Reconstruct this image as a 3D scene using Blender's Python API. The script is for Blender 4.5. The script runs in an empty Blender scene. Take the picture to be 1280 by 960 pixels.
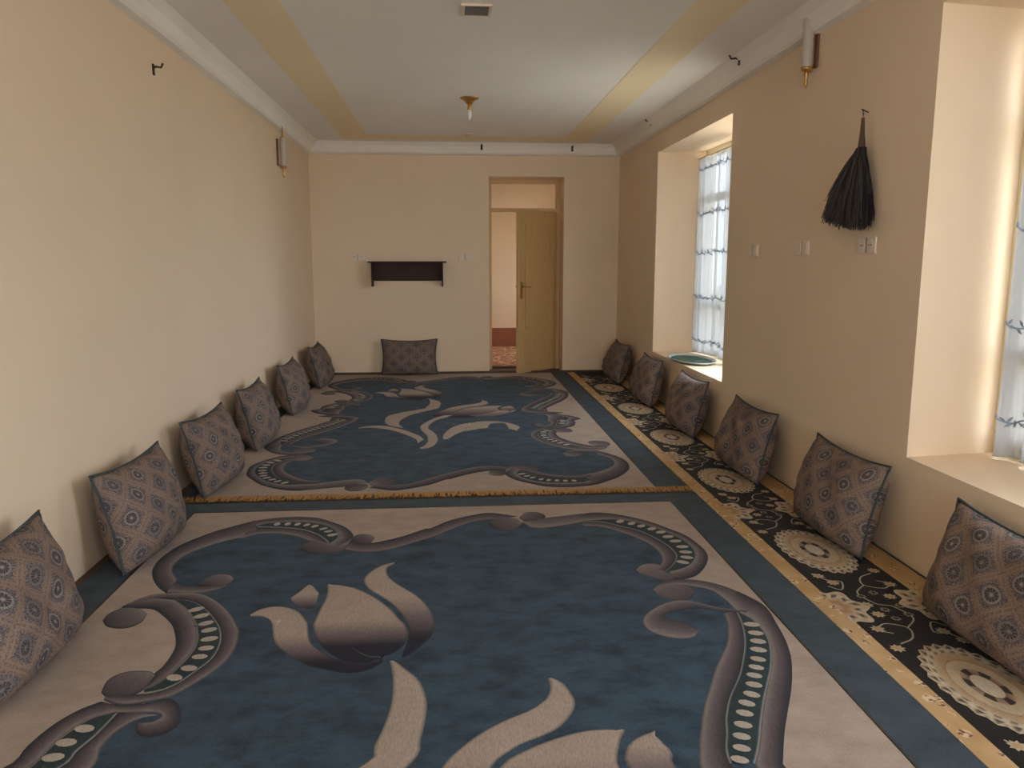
import bpy, bmesh, math, random
import numpy as np
from mathutils import Vector, Matrix

scene = bpy.context.scene
col = scene.collection
R = math.radians
PI = math.pi

# ------------------------------------------------------------------ camera
F_PX, W_PX, H_PX = 970.0, 1280, 960
CAM_Z = 1.4
YAW, PITCH = R(4.5415), R(8.9635)          # turned right of the room axis, tilted down
cam_data = bpy.data.cameras.new('camera')
cam_data.sensor_fit = 'HORIZONTAL'
cam_data.sensor_width = 36.0
cam_data.lens = 36.0 * F_PX / W_PX
cam_data.clip_start = 0.05
cam = bpy.data.objects.new('camera', cam_data)
col.objects.link(cam)
cam.location = (0, 0, CAM_Z)
cam.rotation_euler = (PI / 2 - PITCH, 0, -YAW)
scene.camera = cam

# ------------------------------------------------------------------ light
SKY = 8.0
world = bpy.data.worlds.new('world')
scene.world = world
world.use_nodes = True
bg = world.node_tree.nodes['Background']
bg.inputs[0].default_value = (0.80, 0.90, 1.0, 1)
bg.inputs[1].default_value = SKY

XL, XR, YB, YF, ZC = -1.67, 2.11, 9.75, -3.8, 2.81   # room shell
RX = 2.56                                            # glass plane of the windows
WINS = [(5.85, 7.95, 0.47, 2.49), (1.25, 3.36, 0.50, 2.49), (-3.2, -1.1, 0.50, 2.49)]  # last one is unseen, added behind the camera for fill light
HALLWIN = (11.1, 12.1, 0.90, 2.0)  # unseen opening put in to light the hall
FILL_FRONTWIN = (-1.25, 1.75, 0.50, 2.45)                 # wide unseen window added behind the camera for fill light, x0, x1, z0, z1


def portal(name, y0, y1, z0, z1, x):
    l = bpy.data.lights.new(name, 'AREA')
    l.shape = 'RECTANGLE'
    l.size = z1 - z0
    l.size_y = y1 - y0
    l.cycles.is_portal = True
    o = bpy.data.objects.new(name, l)
    col.objects.link(o)
    o.location = (x, (y0 + y1) / 2, (z0 + z1) / 2)
    o.rotation_euler = (0, PI / 2, 0)       # faces -X, into the room
    return o


for i, w in enumerate(WINS):
    portal('daylight_portal', *w, RX + 0.14)
portal('daylight_portal', *HALLWIN, 2.56)
fp = portal('daylight_portal', FILL_FRONTWIN[0], FILL_FRONTWIN[1], FILL_FRONTWIN[2], FILL_FRONTWIN[3], 0)
fp.location = ((FILL_FRONTWIN[0] + FILL_FRONTWIN[1]) / 2, YF - 0.16, (FILL_FRONTWIN[2] + FILL_FRONTWIN[3]) / 2)
fp.rotation_euler = Matrix(((0, 1, 0), (0, 0, -1), (-1, 0, 0))).to_euler()   # faces +Y, into the room

scene.view_settings.view_transform = 'Standard'
scene.view_settings.look = 'None'
scene.view_settings.gamma = 1.0
scene.view_settings.use_curve_mapping = False
scene.view_settings.exposure = 0.58
scene.cycles.use_denoising = True
scene.cycles.max_bounces = 10
scene.cycles.diffuse_bounces = 7
scene.cycles.transparent_max_bounces = 12
scene.cycles.sample_clamp_indirect = 6.0


# ------------------------------------------------------------------ shader helpers
class NT:
    """tiny expression builder on a node tree"""
    def __init__(s, name, rough=0.8, spec=0.3):
        s.m = bpy.data.materials.new(name)
        s.m.use_nodes = True
        s.t = s.m.node_tree
        s.n = s.t.nodes
        s.b = s.n['Principled BSDF']
        s.b.inputs['Roughness'].default_value = rough
        s.b.inputs['Specular IOR Level'].default_value = spec

    def new(s, kind, **kw):
        n = s.n.new(kind)
        for k, v in kw.items():
            setattr(n, k, v)
        return n

    def put(s, sock, v):
        if hasattr(v, 'is_linked') or hasattr(v, 'links'):
            s.t.links.new(v, sock)
        else:
            sock.default_value = v

    def math(s, op, a, b=None, c=None, clamp=False):
        n = s.new('ShaderNodeMath', operation=op)
        n.use_clamp = clamp
        s.put(n.inputs[0], a)
        if b is not None: s.put(n.inputs[1], b)
        if c is not None: s.put(n.inputs[2], c)
        return n.outputs[0]

    def mix(s, f, a, b, blend='MIX'):
        n = s.new('ShaderNodeMix', data_type='RGBA', blend_type=blend)
        s.put(n.inputs[0], f)
        for i, v in ((6, a), (7, b)):
            s.put(n.inputs[i], v if not isinstance(v, tuple) or len(v) == 4 else (*v, 1))
        return n.outputs[2]

    def coord(s, kind='Object'):
        return s.new('ShaderNodeTexCoord').outputs[kind]

    def noise(s, scale, detail=4, vec=None, rough=0.5, out=0):
        n = s.new('ShaderNodeTexNoise')
        n.inputs['Scale'].default_value = scale
        n.inputs['Detail'].default_value = detail
        n.inputs['Roughness'].default_value = rough
        s.t.links.new(vec if vec is not None else s.coord(), n.inputs['Vector'])
        return n.outputs[out]

    def ramp(s, f, lo, hi):
        n = s.new('ShaderNodeMapRange')
        n.inputs[1].default_value = lo
        n.inputs[2].default_value = hi
        s.put(n.inputs[0], f)
        return n.outputs[0]

    def scaled(s, v, k):
        n = s.new('ShaderNodeVectorMath', operation='MULTIPLY')
        s.t.links.new(v, n.inputs[0])
        n.inputs[1].default_value = k
        return n.outputs[0]

    def base(s, c):
        s.put(s.b.inputs['Base Color'], c if not isinstance(c, tuple) or len(c) == 4 else (*c, 1))

    def bump(s, h, strength=0.3, dist=0.01):
        n = s.new('ShaderNodeBump')
        n.inputs['Strength'].default_value = strength
        n.inputs['Distance'].default_value = dist
        s.t.links.new(h, n.inputs['Height'])
        s.t.links.new(n.outputs[0], s.b.inputs['Normal'])


def plaster(name, c, amt=0.06, rough=0.75, spec=0.25):
    k = NT(name, rough, spec)
    f = k.ramp(k.noise(0.9, 5), 0.3, 0.7)
    k.base(k.mix(f, tuple(x * (1 - amt) for x in c), tuple(min(1, x * (1 + amt)) for x in c)))
    k.bump(k.noise(5, 5, rough=0.5), 0.10, 0.012)
    return k.m


def simple(name, c, rough=0.6, spec=0.4, metal=0.0, var=0.08, scale=20):
    k = NT(name, rough, spec)
    f = k.noise(scale, 3)
    k.base(k.mix(f, tuple(x * (1 - var) for x in c), tuple(min(1, x * (1 + var)) for x in c)))
    k.b.inputs['Metallic'].default_value = metal
    return k.m


def pile_mat(name, c=None, patch=0.22):
    """cut carpet pile: woven colour (flat or from the weave attribute), brushed patches, fuzz"""
    k = NT(name, 0.95, 0.08)
    v = k.coord()
    if c is None:
        a = k.new('ShaderNodeAttribute')
        a.attribute_name = 'weave'
        base = a.outputs['Color']
    else:
        base = (*c, 1)
    big = k.ramp(k.noise(8, 6, k.scaled(v, (0.8, 1.2, 1)), 0.66), 0.33, 0.62)
    fine = k.ramp(k.noise(260 if c is not None else 150, 2, v if c is not None else k.scaled(v, (1.6, 0.35, 1))), 0.25, 0.75)
    m = k.math('MULTIPLY_ADD', big, patch, 1 - patch / 2)
    m2 = k.math('MULTIPLY_ADD', fine, 0.36, 0.82)
    f = k.math('MULTIPLY', m, m2)
    comb = k.new('ShaderNodeCombineColor')
    for i in range(3):
        k.put(comb.inputs[i], f)
    k.base(k.mix(1.0, base, comb.outputs[0], 'MULTIPLY'))
    k.b.inputs['Sheen Weight'].default_value = 0.06
    k.b.inputs['Sheen Roughness'].default_value = 0.5
    k.bump(k.noise(300, 2, v), 0.5, 0.004)
    return k.m


M = {}
M['wall'] = plaster('cream_wall_paint', (0.78, 0.62, 0.45), 0.03)
M['hall_wall'] = plaster('hall_wall_paint', (0.80, 0.61, 0.40))
M['ceiling'] = plaster('white_ceiling_paint', (0.87, 0.85, 0.82), 0.03)
M['cornice'] = plaster('white_cornice_plaster', (0.87, 0.83, 0.77), 0.03)
M['band'] = plaster('tan_ceiling_paint', (0.90, 0.77, 0.54), 0.03)
M['floor'] = simple('brown_floor', (0.10, 0.055, 0.03), 0.7)
M['dado'] = simple('terracotta_dado', (0.30, 0.105, 0.05), 0.6)
M['wood'] = simple('dark_brown_veneer', (0.052, 0.027, 0.019), 0.6, 0.2, scale=12)
M['plastic'] = simple('white_plastic', (0.76, 0.64, 0.52), 0.45, 0.3)
M['slot'] = simple('dark_slot', (0.03, 0.025, 0.02), 0.6)
M['brass'] = simple('aged_brass', (0.55, 0.32, 0.10), 0.35, 0.5, 0.8)
M['iron'] = simple('rusty_iron', (0.06, 0.035, 0.022), 0.7, 0.3, 0.3)
M['bulb'] = simple('clear_bulb', (0.80, 0.78, 0.74), 0.12, 0.6)
M['shade'] = simple('frosted_glass_tube', (0.50, 0.44, 0.36), 0.3, 0.4)
M['sconce_wood'] = simple('reddish_lamp_wood', (0.20, 0.075, 0.035), 0.5)
M['winframe'] = simple('cream_window_paint', (0.72, 0.62, 0.42), 0.5)
M['grille'] = simple('grey_diffuser', (0.17, 0.155, 0.14), 0.5)
M['piping'] = simple('dull_teal_piping', (0.06, 0.075, 0.08), 0.9, 0.1)
M['bristle'] = simple('charcoal_bristle', (0.078, 0.071, 0.067), 0.95, 0.05, var=0.3, scale=60)
M['handle_wood'] = simple('brown_broom_handle', (0.10, 0.055, 0.035), 0.7)
M['tray_green'] = simple('green_tray_enamel', (0.028, 0.085, 0.06), 0.5, 0.2, var=0.6, scale=14)
M['tray_rim'] = simple('silver_tray_rim', (0.50, 0.55, 0.52), 0.5, 0.3, 0.1)
M['thread'] = simple('grey_blue_thread', (0.30, 0.37, 0.48), 0.8)
M['fringe'] = simple('orange_wool_fringe', (0.46, 0.255, 0.10), 0.95, 0.05, var=0.45, scale=70)
M['ground'] = simple('pale_yard_earth', (0.55, 0.49, 0.40), 0.9, 0.1, scale=3)

# door: cream paint with a faint grain
k = NT('ochre_door_paint', 0.45, 0.4)
g = k.noise(6, 6, k.scaled(k.coord(), (9, 9, 0.7)), 0.6)
k.base(k.mix(k.ramp(g, 0.3, 0.7), (0.58, 0.38, 0.17), (0.66, 0.45, 0.21)))
M['door'] = k.m

# pane glass
k = NT('pane_glass', 0.02, 0.5)
tr = k.new('ShaderNodeBsdfTransparent')
gl = k.new('ShaderNodeBsdfGlossy')
gl.inputs['Roughness'].default_value = 0.03
mx = k.new('ShaderNodeMixShader')
mx.inputs[0].default_value = 0.05
k.t.links.new(tr.outputs[0], mx.inputs[1])
k.t.links.new(gl.outputs[0], mx.inputs[2])
k.t.links.new(mx.outputs[0], k.n['Material Output'].inputs[0])
M['glass'] = k.m

# sheer curtain: part open weave, part light-scattering cotton
def voile(name, solid, glow):
    k = NT(name, 0.9, 0.1)
    tr = k.new('ShaderNodeBsdfTransparent')
    tr.inputs[0].default_value = (0.95, 0.97, 1, 1)
    tl = k.new('ShaderNodeBsdfTranslucent')
    tl.inputs[0].default_value = (glow, glow * 1.05, glow * 1.10, 1)
    df = k.new('ShaderNodeBsdfDiffuse')
    df.inputs[0].default_value = (0.80, 0.82, 0.84, 1)
    m1 = k.new('ShaderNodeMixShader')
    m1.inputs[0].default_value = 0.55
    k.t.links.new(tl.outputs[0], m1.inputs[1])
    k.t.links.new(df.outputs[0], m1.inputs[2])
    m2 = k.new('ShaderNodeMixShader')
    weave = k.ramp(k.noise(160, 2, k.scaled(k.coord(), (1, 1, 0.12))), 0.3, 0.7)
    k.put(m2.inputs[0], k.math('MULTIPLY_ADD', weave, 0.04, solid))
    k.t.links.new(tr.outputs[0], m2.inputs[1])
    k.t.links.new(m1.outputs[0], m2.inputs[2])
    k.t.links.new(m2.outputs[0], k.n['Material Output'].inputs[0])
    return k.m


M['voile'] = voile('sheer_white_voile', 0.925, 0.18)
M['voile_dense'] = voile('dense_white_voile', 0.94, 0.13)

# hall carpet: red-brown with a cream leaf figure
k = NT('patterned_hall_carpet', 0.95, 0.1)
vo = k.new('ShaderNodeTexVoronoi')
vo.feature = 'DISTANCE_TO_EDGE'
vo.inputs['Scale'].default_value = 6.0
k.t.links.new(k.coord(), vo.inputs['Vector'])
e = k.ramp(vo.outputs['Distance'], 0.06, 0.10)
n2 = k.ramp(k.noise(18, 3), 0.48, 0.54)
k.base(k.mix(e, (0.55, 0.36, 0.22), k.mix(n2, (0.30, 0.09, 0.045), (0.46, 0.22, 0.12))))
M['hall_carpet'] = k.m

# carpets
CREAM = (0.335, 0.262, 0.215)
TEAL = (0.031, 0.053, 0.077)
TEAL_EDGE = (0.042, 0.058, 0.073)
DARKT = (0.016, 0.026, 0.032)  # edge colour painted as the shade in carved grooves
M['cream_pile'] = pile_mat('cream_pile', CREAM, 0.22)
M['teal_pile'] = pile_mat('teal_pile', TEAL, 0.75)
M['teal_band'] = pile_mat('teal_border_pile', TEAL_EDGE, 0.4)
M['woven'] = pile_mat('woven_motif_pile', None, 0.10)
M['black_pile'] = pile_mat('black_runner_pile', (0.016, 0.013, 0.012), 0.2)

# runner border: tan with small florals
k = NT('tan_floral_border', 0.95, 0.1)
v = k.coord()
vo = k.new('ShaderNodeTexVoronoi')
vo.inputs['Scale'].default_value = 17.0
k.t.links.new(v, vo.inputs['Vector'])
ring = k.math('MULTIPLY', k.ramp(vo.outputs['Distance'], 0.42, 0.34), k.ramp(k.noise(9, 2, v), 0.42, 0.5))
spk = k.ramp(k.noise(75, 3, v), 0.42, 0.52)
c1 = k.mix(k.ramp(k.noise(6, 3, v), 0.35, 0.65), (0.42, 0.25, 0.11), (0.50, 0.34, 0.18))
c2 = k.mix(spk, (0.16, 0.07, 0.045), (0.62, 0.47, 0.30))
k.base(k.mix(ring, c1, c2))
k.bump(k.noise(300, 2, v), 0.5, 0.003)
M['tan_border'] = k.m

# cushion brocade: diamond trellis of daisy rosettes between pale zigzag bands (cloth UV, metres)
k = NT('taupe_brocade', 0.85, 0.2)
sep = k.new('ShaderNodeSeparateXYZ')
k.t.links.new(k.coord('UV'), sep.inputs[0])
u, v = sep.outputs[0], sep.outputs[1]
S = 0.160
a = k.math('DIVIDE', k.math('ADD', u, v), S)
b = k.math('DIVIDE', k.math('SUBTRACT', u, v), S)
fa = k.math('SUBTRACT', k.math('FRACT', a), 0.5)
fb = k.math('SUBTRACT', k.math('FRACT', b), 0.5)
r = k.math('SQRT', k.math('ADD', k.math('MULTIPLY', fa, fa), k.math('MULTIPLY', fb, fb)))
th = k.math('ARCTAN2', fa, fb)
pet = k.math('COSINE', k.math('MULTIPLY', th, 12.0))
d_inf = k.math('MAXIMUM', k.math('ABSOLUTE', fa), k.math('ABSOLUTE', fb))
speck = k.ramp(k.noise(170, 3, k.coord('UV')), 0.42, 0.58)
diamond = k.ramp(k.math('MULTIPLY_ADD', speck, 0.03, d_inf), 0.36, 0.33)
zig = k.ramp(k.math('ABSOLUTE', k.math('SUBTRACT', d_inf, 0.435)), 0.030, 0.020)
petal = k.math('MULTIPLY', k.ramp(pet, -0.15, 0.15), k.math('MULTIPLY', k.ramp(r, 0.075, 0.09), k.ramp(r, 0.205, 0.19)))
ringm = k.math('MULTIPLY', k.math('MULTIPLY', k.ramp(r, 0.19, 0.205), k.ramp(r, 0.27, 0.25)), k.ramp(k.math('COSINE', k.math('MULTIPLY', th, 24.0)), -0.9, -0.3))
core = k.ramp(r, 0.055, 0.045)
chk = k.math('SUBTRACT', k.math('FRACT', k.math('MULTIPLY', k.math('FLOOR', b), 0.5)), 0.0)
odd = k.ramp(chk, 0.2, 0.3)
ground_c = k.mix(speck, (0.135, 0.09, 0.075), (0.23, 0.165, 0.135))
dia_c = k.mix(speck, (0.075, 0.062, 0.064), (0.165, 0.135, 0.128))
c = k.mix(diamond, ground_c, dia_c)
c = k.mix(zig, c, (0.225, 0.155, 0.115))
light = k.mix(odd, (0.27, 0.225, 0.19), (0.18, 0.15, 0.14))
c = k.mix(ringm, c, light)
c = k.mix(petal, c, (0.045, 0.038, 0.042))
c = k.mix(core, c, light)
k.base(c)
k.bump(k.noise(240, 2, k.coord('UV')), 0.4, 0.003)
M['brocade'] = k.m


# ------------------------------------------------------------------ mesh helpers
def link(name, mesh, parent=None):
    o = bpy.data.objects.new(name, mesh)
    col.objects.link(o)
    if parent is not None:
        o.parent = parent
    return o


def mesh_from(name, verts, faces, mat, smooth=False):
    me = bpy.data.meshes.new(name)
    me.from_pydata([tuple(map(float, p)) for p in verts], [], faces)
    me.update()
    if mat is not None:
        me.materials.append(mat)
    if smooth:
        me.polygons.foreach_set('use_smooth', [True] * len(me.polygons))
    return me


class MB:
    """collects primitives for ONE mesh object"""
    def __init__(s):
        s.v, s.f = [], []

    def add(s, verts, faces):
        n = len(s.v)
        s.v += [tuple(p) for p in verts]
        s.f += [tuple(i + n for i in f) for f in faces]
        return s

    def box(s, x0, x1, y0, y1, z0, z1):
        return s.prism([(x0, y0), (x1, y0), (x1, y1), (x0, y1)], z0, z1)

    def prism(s, poly, z0, z1):
        n = len(poly)
        vs = [(x, y, z0) for x, y in poly] + [(x, y, z1) for x, y in poly]
        fs = [tuple(reversed(range(n))), tuple(range(n, 2 * n))]
        fs += [(i, (i + 1) % n, n + (i + 1) % n, n + i) for i in range(n)]
        return s.add(vs, fs)

    def lathe(s, prof, c=(0, 0, 0), n=20, axis='Z', caps=True):
        vs, fs = [], []
        for r_, h in prof:
            for i in range(n):
                t = 2 * PI * i / n
                p = (r_ * math.cos(t), r_ * math.sin(t), h)
                if axis == 'X': p = (p[2], p[0], p[1])
                if axis == 'Y': p = (p[0], p[2], p[1])
                vs.append((c[0] + p[0], c[1] + p[1], c[2] + p[2]))
        m = len(prof)
        for j in range(m - 1):
            for i in range(n):
                a, b_ = j * n + i, j * n + (i + 1) % n
                fs.append((a, b_, b_ + n, a + n))
        if caps:
            fs.append(tuple(range(n - 1, -1, -1)))
            fs.append(tuple((m - 1) * n + i for i in range(n)))
        return s.add(vs, fs)

    def tube(s, pts, rad, n=8):
        pts = [Vector(p) for p in pts]
        rads = rad if isinstance(rad, (list, tuple)) else [rad] * len(pts)
        vs, fs = [], []
        up = Vector((0.13, 0.27, 1)).normalized()
        for i, p in enumerate(pts):
            d = (pts[min(i + 1, len(pts) - 1)] - pts[max(i - 1, 0)]).normalized()
            a = d.cross(up)
            if a.length < 1e-3: a = d.cross(Vector((1, 0, 0)))
            a.normalize()
            b_ = d.cross(a)
            for j in range(n):
                t = 2 * PI * j / n
                vs.append(p + (a * math.cos(t) + b_ * math.sin(t)) * rads[i])
        for i in range(len(pts) - 1):
            for j in range(n):
                fs.append((i * n + j, i * n + (j + 1) % n, (i + 1) * n + (j + 1) % n, (i + 1) * n + j))
        fs.append(tuple(range(n)))
        fs.append(tuple(reversed(range((len(pts) - 1) * n, len(pts) * n))))
        return s.add(vs, fs)

    def build(s, name, mat, parent=None, smooth=False, bevel=0.0):
        me = mesh_from(name, s.v, s.f, mat)
        bm = bmesh.new()
        bm.from_mesh(me)
        bmesh.ops.recalc_face_normals(bm, faces=bm.faces)
        bm.to_mesh(me)
        bm.free()
        if smooth:
            me.polygons.foreach_set('use_smooth', [True] * len(me.polygons))
        o = link(name, me, parent)
        if bevel:
            md = o.modifiers.new('bevel', 'BEVEL')
            md.width = bevel
            md.segments = 2
            md.limit_method = 'ANGLE'
        return o


def empty(name, loc=(0, 0, 0), rot=(0, 0, 0)):
    o = bpy.data.objects.new(name, None)
    col.objects.link(o)
    o.location = loc
    o.rotation_euler = rot
    o.empty_display_size = 0.1
    return o


def tag(o, label, cat, group=None):
    o['label'] = label
    o['category'] = cat
    if group: o['group'] = group
    return o


def struct(o, label=None):
    o['kind'] = 'structure'
    if label: o['label'] = label
    return o


# ------------------------------------------------------------------ room shell
OUT = RX + 0.12                       # outer face of the window wall
struct(MB().box(XL - 0.3, OUT, YF, 10.2, -0.2, 0.0).build('floor', M['floor']))
ceil = struct(MB().box(XL - 0.3, OUT, YF - 0.2, 13.2, ZC, ZC + 0.25).build('ceiling', M['ceiling']))
for r4 in ((-1.22, -0.91, YF, 9.50), (1.36, 1.65, YF, 9.50), (-0.91, 1.36, 9.12, 9.50)):
    MB().box(*r4[:2], *r4[2:], ZC - 0.002, ZC).build('painted_band', M['band'], ceil)
struct(MB().box(XL - 0.3, XL, YF - 0.2, 10.2, 0, ZC).build('wall_left', M['wall']))
fx0_, fx1_, fz0_, fz1_ = FILL_FRONTWIN
wf = MB().box(XL, fx0_, YF - 0.2, YF, 0, ZC).box(fx1_, OUT, YF - 0.2, YF, 0, ZC)
wf.box(fx0_, fx1_, YF - 0.2, YF, 0, fz0_).box(fx0_, fx1_, YF - 0.2, YF, fz1_, ZC)
struct(wf.build('wall_front', M['wall']))

wr = MB()
zl = 0.47
piers = [
    [(XR, 7.95), (RX, 7.84), (OUT, 7.84), (OUT, 10.2), (XR, 10.2)],
    [(XR, 3.36), (RX, 3.42), (OUT, 3.42), (OUT, 5.80), (RX, 5.80), (XR, 5.85)],
    [(XR, -1.1), (RX, -1.05), (OUT, -1.05), (OUT, 1.2), (RX, 1.2), (XR, 1.25)],
    [(XR, YF), (OUT, YF), (OUT, -3.25), (RX, -3.25), (XR, -3.2)]]
for p in piers:
    wr.prism(p, 0, ZC)
GAPS = [[(XR, 5.85), (RX, 5.80), (OUT, 5.80), (OUT, 7.84), (RX, 7.84), (XR, 7.95)],
        [(XR, 1.25), (RX, 1.20), (OUT, 1.20), (OUT, 3.42), (RX, 3.42), (XR, 3.36)],
        [(XR, -3.2), (RX, -3.25), (OUT, -3.25), (OUT, -1.05), (RX, -1.05), (XR, -1.1)]]
for g_, (y0, y1, z0, z1) in zip(GAPS, WINS):
    wr.prism(g_, 0, z0)
    wr.prism(g_, z1, ZC)
struct(wr.build('wall_right', M['wall']))

DX0, DX1, DZ = 0.49, 1.42, 2.43
wb = MB().box(XL, DX0, YB, 10.2, 0, ZC).box(DX1, XR, YB, 10.2, 0, ZC).box(DX0, DX1, YB, 10.2, DZ, ZC)
struct(wb.build('wall_back', M['wall']))

# cornice runs
prof = [(0.0, 2.675), (0.045, 2.685), (0.062, 2.705), (0.068, 2.735), (0.085, 2.768), (0.115, 2.795), (0.135, ZC)]


def cornice(name, pts_fn, a, b_):
    mb = MB()
    n = len(prof)
    vs = [pts_fn(d, z, a) for d, z in prof] + [pts_fn(0, ZC, a)] + [pts_fn(d, z, b_) for d, z in prof] + [pts_fn(0, ZC, b_)]
    m = n + 1
    fs = [(i, (i + 1) % m, m + (i + 1) % m, m + i) for i in range(m)] + [tuple(range(m)), tuple(range(2 * m - 1, m - 1, -1))]
    mb.add(vs, fs)
    return struct(mb.build(name, M['cornice']))


cornice('trim_1', lambda d, z, y: (XL + d, y if y < 0 else YB - d, z), YF, YB)
cornice('trim_2', lambda d, z, y: (XR - d, y if y < 0 else YB - d, z), YF, YB)
cornice('trim_3', lambda d, z, x: (XL + d if x < 0 else XR - d, YB - d, z), XL, XR)

# hall beyond the door
HX0, HX1, HY = -1.2, 2.4, 12.88
struct(MB().box(HX0 - 0.2, OUT, 10.2, HY + 0.3, -0.2, 0.0).build('floor_hall', M['hall_carpet']))
wh = MB().box(HX0 - 0.2, HX1 + 0.2, HY, HY + 0.25, 0, ZC).box(HX0 - 0.2, HX0, 10.2, HY, 0, ZC)
hy0, hy1, hz0, hz1 = HALLWIN
wh.box(HX1, HX1 + 0.2, 10.2, hy0, 0, ZC).box(HX1, HX1 + 0.2, hy1, HY, 0, ZC).box(HX1, HX1 + 0.2, hy0, hy1, 0, hz0).box(HX1, HX1 + 0.2, hy0, hy1, hz1, ZC)
struct(wh.build('wall_hall', M['hall_wall']))
struct(MB().box(HX0, HX1, HY - 0.015, HY, 0, 0.31).build('baseboard_hall', M['dado']))
struct(MB().box(DX0, DX1, 10.2, 10.36, 0, 0.012).build('trim_4', M['wood']))     # dark threshold strip
struct(MB().box(XL, XR, YB - 0.012, YB, 0, 0.028).build('baseboard_back', M['floor']))
# yard outside the windows
struct(MB().box(OUT, 60, -40, 60, -0.7, -0.45).build('ground', M['ground']))


# ------------------------------------------------------------------ windows
def window(name, y0, y1, z0, z1, bars_z, bars_y, t=0.07):
    w = empty(name, (RX + 0.04, (y0 + y1) / 2, z0))
    struct(w)
    cy, h = (y0 + y1) / 2, z1 - z0
    L = y1 - y0
    d = 0.03
    fr = MB()
    fr.box(-d, d, -L / 2, L / 2, 0, t).box(-d, d, -L / 2, L / 2, h - t, h)
    fr.box(-d, d, -L / 2, -L / 2 + t, t, h - t).box(-d, d, L / 2 - t, L / 2, t, h - t)
    fr.build('window_frame', M['winframe'], w, bevel=0.004)
    zs = [t] + [b - z0 for b in bars_z] + [h - t]
    ys = [-L / 2 + t] + [b - cy for b in bars_y] + [L / 2 - t]
    for b in zs[1:-1]:
        MB().box(-d, d, ys[0], ys[-1], b - 0.035, b + 0.035).build('transom', M['winframe'], w)
    for i, b in enumerate(ys[1:-1]):
        for j in range(len(zs) - 1):
            MB().box(-d, d, b - 0.03, b + 0.03, zs[j] + (0.035 if j else 0), zs[j + 1] - (0.035 if j < len(zs) - 2 else 0)).build('mullion', M['winframe'], w)
    for i in range(len(ys) - 1):
        for j in range(len(zs) - 1):
            ya, yb = ys[i] + (0.03 if i else 0), ys[i + 1] - (0.03 if i < len(ys) - 2 else 0)
            za, zb = zs[j] + (0.035 if j else 0), zs[j + 1] - (0.035 if j < len(zs) - 2 else 0)
            MB().box(-0.003, 0.003, ya, yb, za, zb).build('pane', M['glass'], w)
    return w


window('window_1', 5.80, 7.84, 0.47, 2.49, (0.98, 2.02), (6.48, 7.16))
window('window_2', 1.20, 3.42, 0.50, 2.49, (0.98, 2.02), (1.94, 2.62), 0.10)
window('window_3_added', -3.25, -1.05, 0.50, 2.49, (0.98, 2.02), (-2.5, -1.8))  # unseen window added behind the camera to brighten the room
w4 = window('window_4_added', FILL_FRONTWIN[0], FILL_FRONTWIN[1], FILL_FRONTWIN[2], FILL_FRONTWIN[3], (0.98, 2.02), (-0.25, 0.75))  # unseen window added in the front wall for soft frontal light
w4.location = ((FILL_FRONTWIN[0] + FILL_FRONTWIN[1]) / 2, YF - 0.1, FILL_FRONTWIN[2])
w4.rotation_euler = (0, 0, -PI / 2)


# ------------------------------------------------------------------ curtains
def curtain(y0, y1, z0, z1, x, rows, label, seed, cloth):
    rnd = random.Random(seed)
    root = empty('curtain', (x, (y0 + y1) / 2, z0))
    tag(root, label, 'curtain')
    L, h = y1 - y0, z1 - z0
    ny, nz = 150, 30
    ph = [rnd.uniform(0, 6.28) for _ in range(4)]

    def X(y, z):
        f = 0.55 + 0.45 * (1 - z / h)
        return f * (0.022 * math.sin(2 * PI * y / 0.19 + ph[0] + 0.5 * math.sin(y * 4 + ph[3])) + 0.012 * math.sin(2 * PI * y / 0.083 + ph[1]))

    vs = []
    for j in range(nz + 1):
        for i in range(ny + 1):
            y, z = -L / 2 + L * i / ny, h * j / nz
            zz = z + (0.012 * math.sin(y * 5 + ph[2]) if j == 0 else 0)
            vs.append((X(y, z), y, zz))
    fs = [(j * (ny + 1) + i, j * (ny + 1) + i + 1, (j + 1) * (ny + 1) + i + 1, (j + 1) * (ny + 1) + i) for j in range(nz) for i in range(ny)]
    link('cloth', mesh_from('cloth', vs, fs, cloth, True), root)
    # hem
    hm = MB().tube([(X(-L / 2 + L * i / 120, 0) - 0.001, -L / 2 + L * i / 120, 0.012 * math.sin((-L / 2 + L * i / 120) * 5 + ph[2]) + 0.004) for i in range(121)], 0.004, 6)
    hm.build('hem', cloth, root, True)
    # rod
    MB().tube([(0.0, -L / 2 - 0.01, h + 0.012), (0.0, L / 2 + 0.01, h + 0.012)], 0.010, 10).build('rod', M['winframe'], root, True)
    # embroidered garlands: a wavy stem with leaves, proud of the cloth
    for zr in rows:
        mb = MB()
        zc = zr - z0
        pts = []
        n = 260
        for i in range(n + 1):
            y = -L / 2 + 0.01 + (L - 0.02) * i / n
            z = zc + 0.014 * math.sin(2 * PI * y / 0.16)
            pts.append((X(y, z) - 0.004, y, z))
        mb.tube(pts, 0.0038, 5)
        y = -L / 2 + 0.03
        while y < L / 2 - 0.03:
            for sgn in (1, -1):
                z = zc + 0.014 * math.sin(2 * PI * y / 0.16)
                a = rnd.uniform(0.3, 1.1)
                ll = rnd.uniform(0.026, 0.046)
                dy, dz = ll * math.cos(a) * sgn, ll * math.sin(a) * rnd.choice((1, 1, -1))
                x0_, x1_ = X(y, z) - 0.006, X(y + dy, z + dz) - 0.006
                nx, nzv = -dz / ll * 0.009, dy / ll * 0.009
                mb.add([(x0_, y, z), ((x0_ + x1_) / 2, y + dy / 2 + nx, z + dz / 2 + nzv), (x1_, y + dy, z + dz), ((x0_ + x1_) / 2, y + dy / 2 - nx, z + dz / 2 - nzv)], [(0, 1, 2, 3)])
            y += rnd.uniform(0.022, 0.04)
        mb.build('embroidered_garland', M['thread'], root)
    return root


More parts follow.
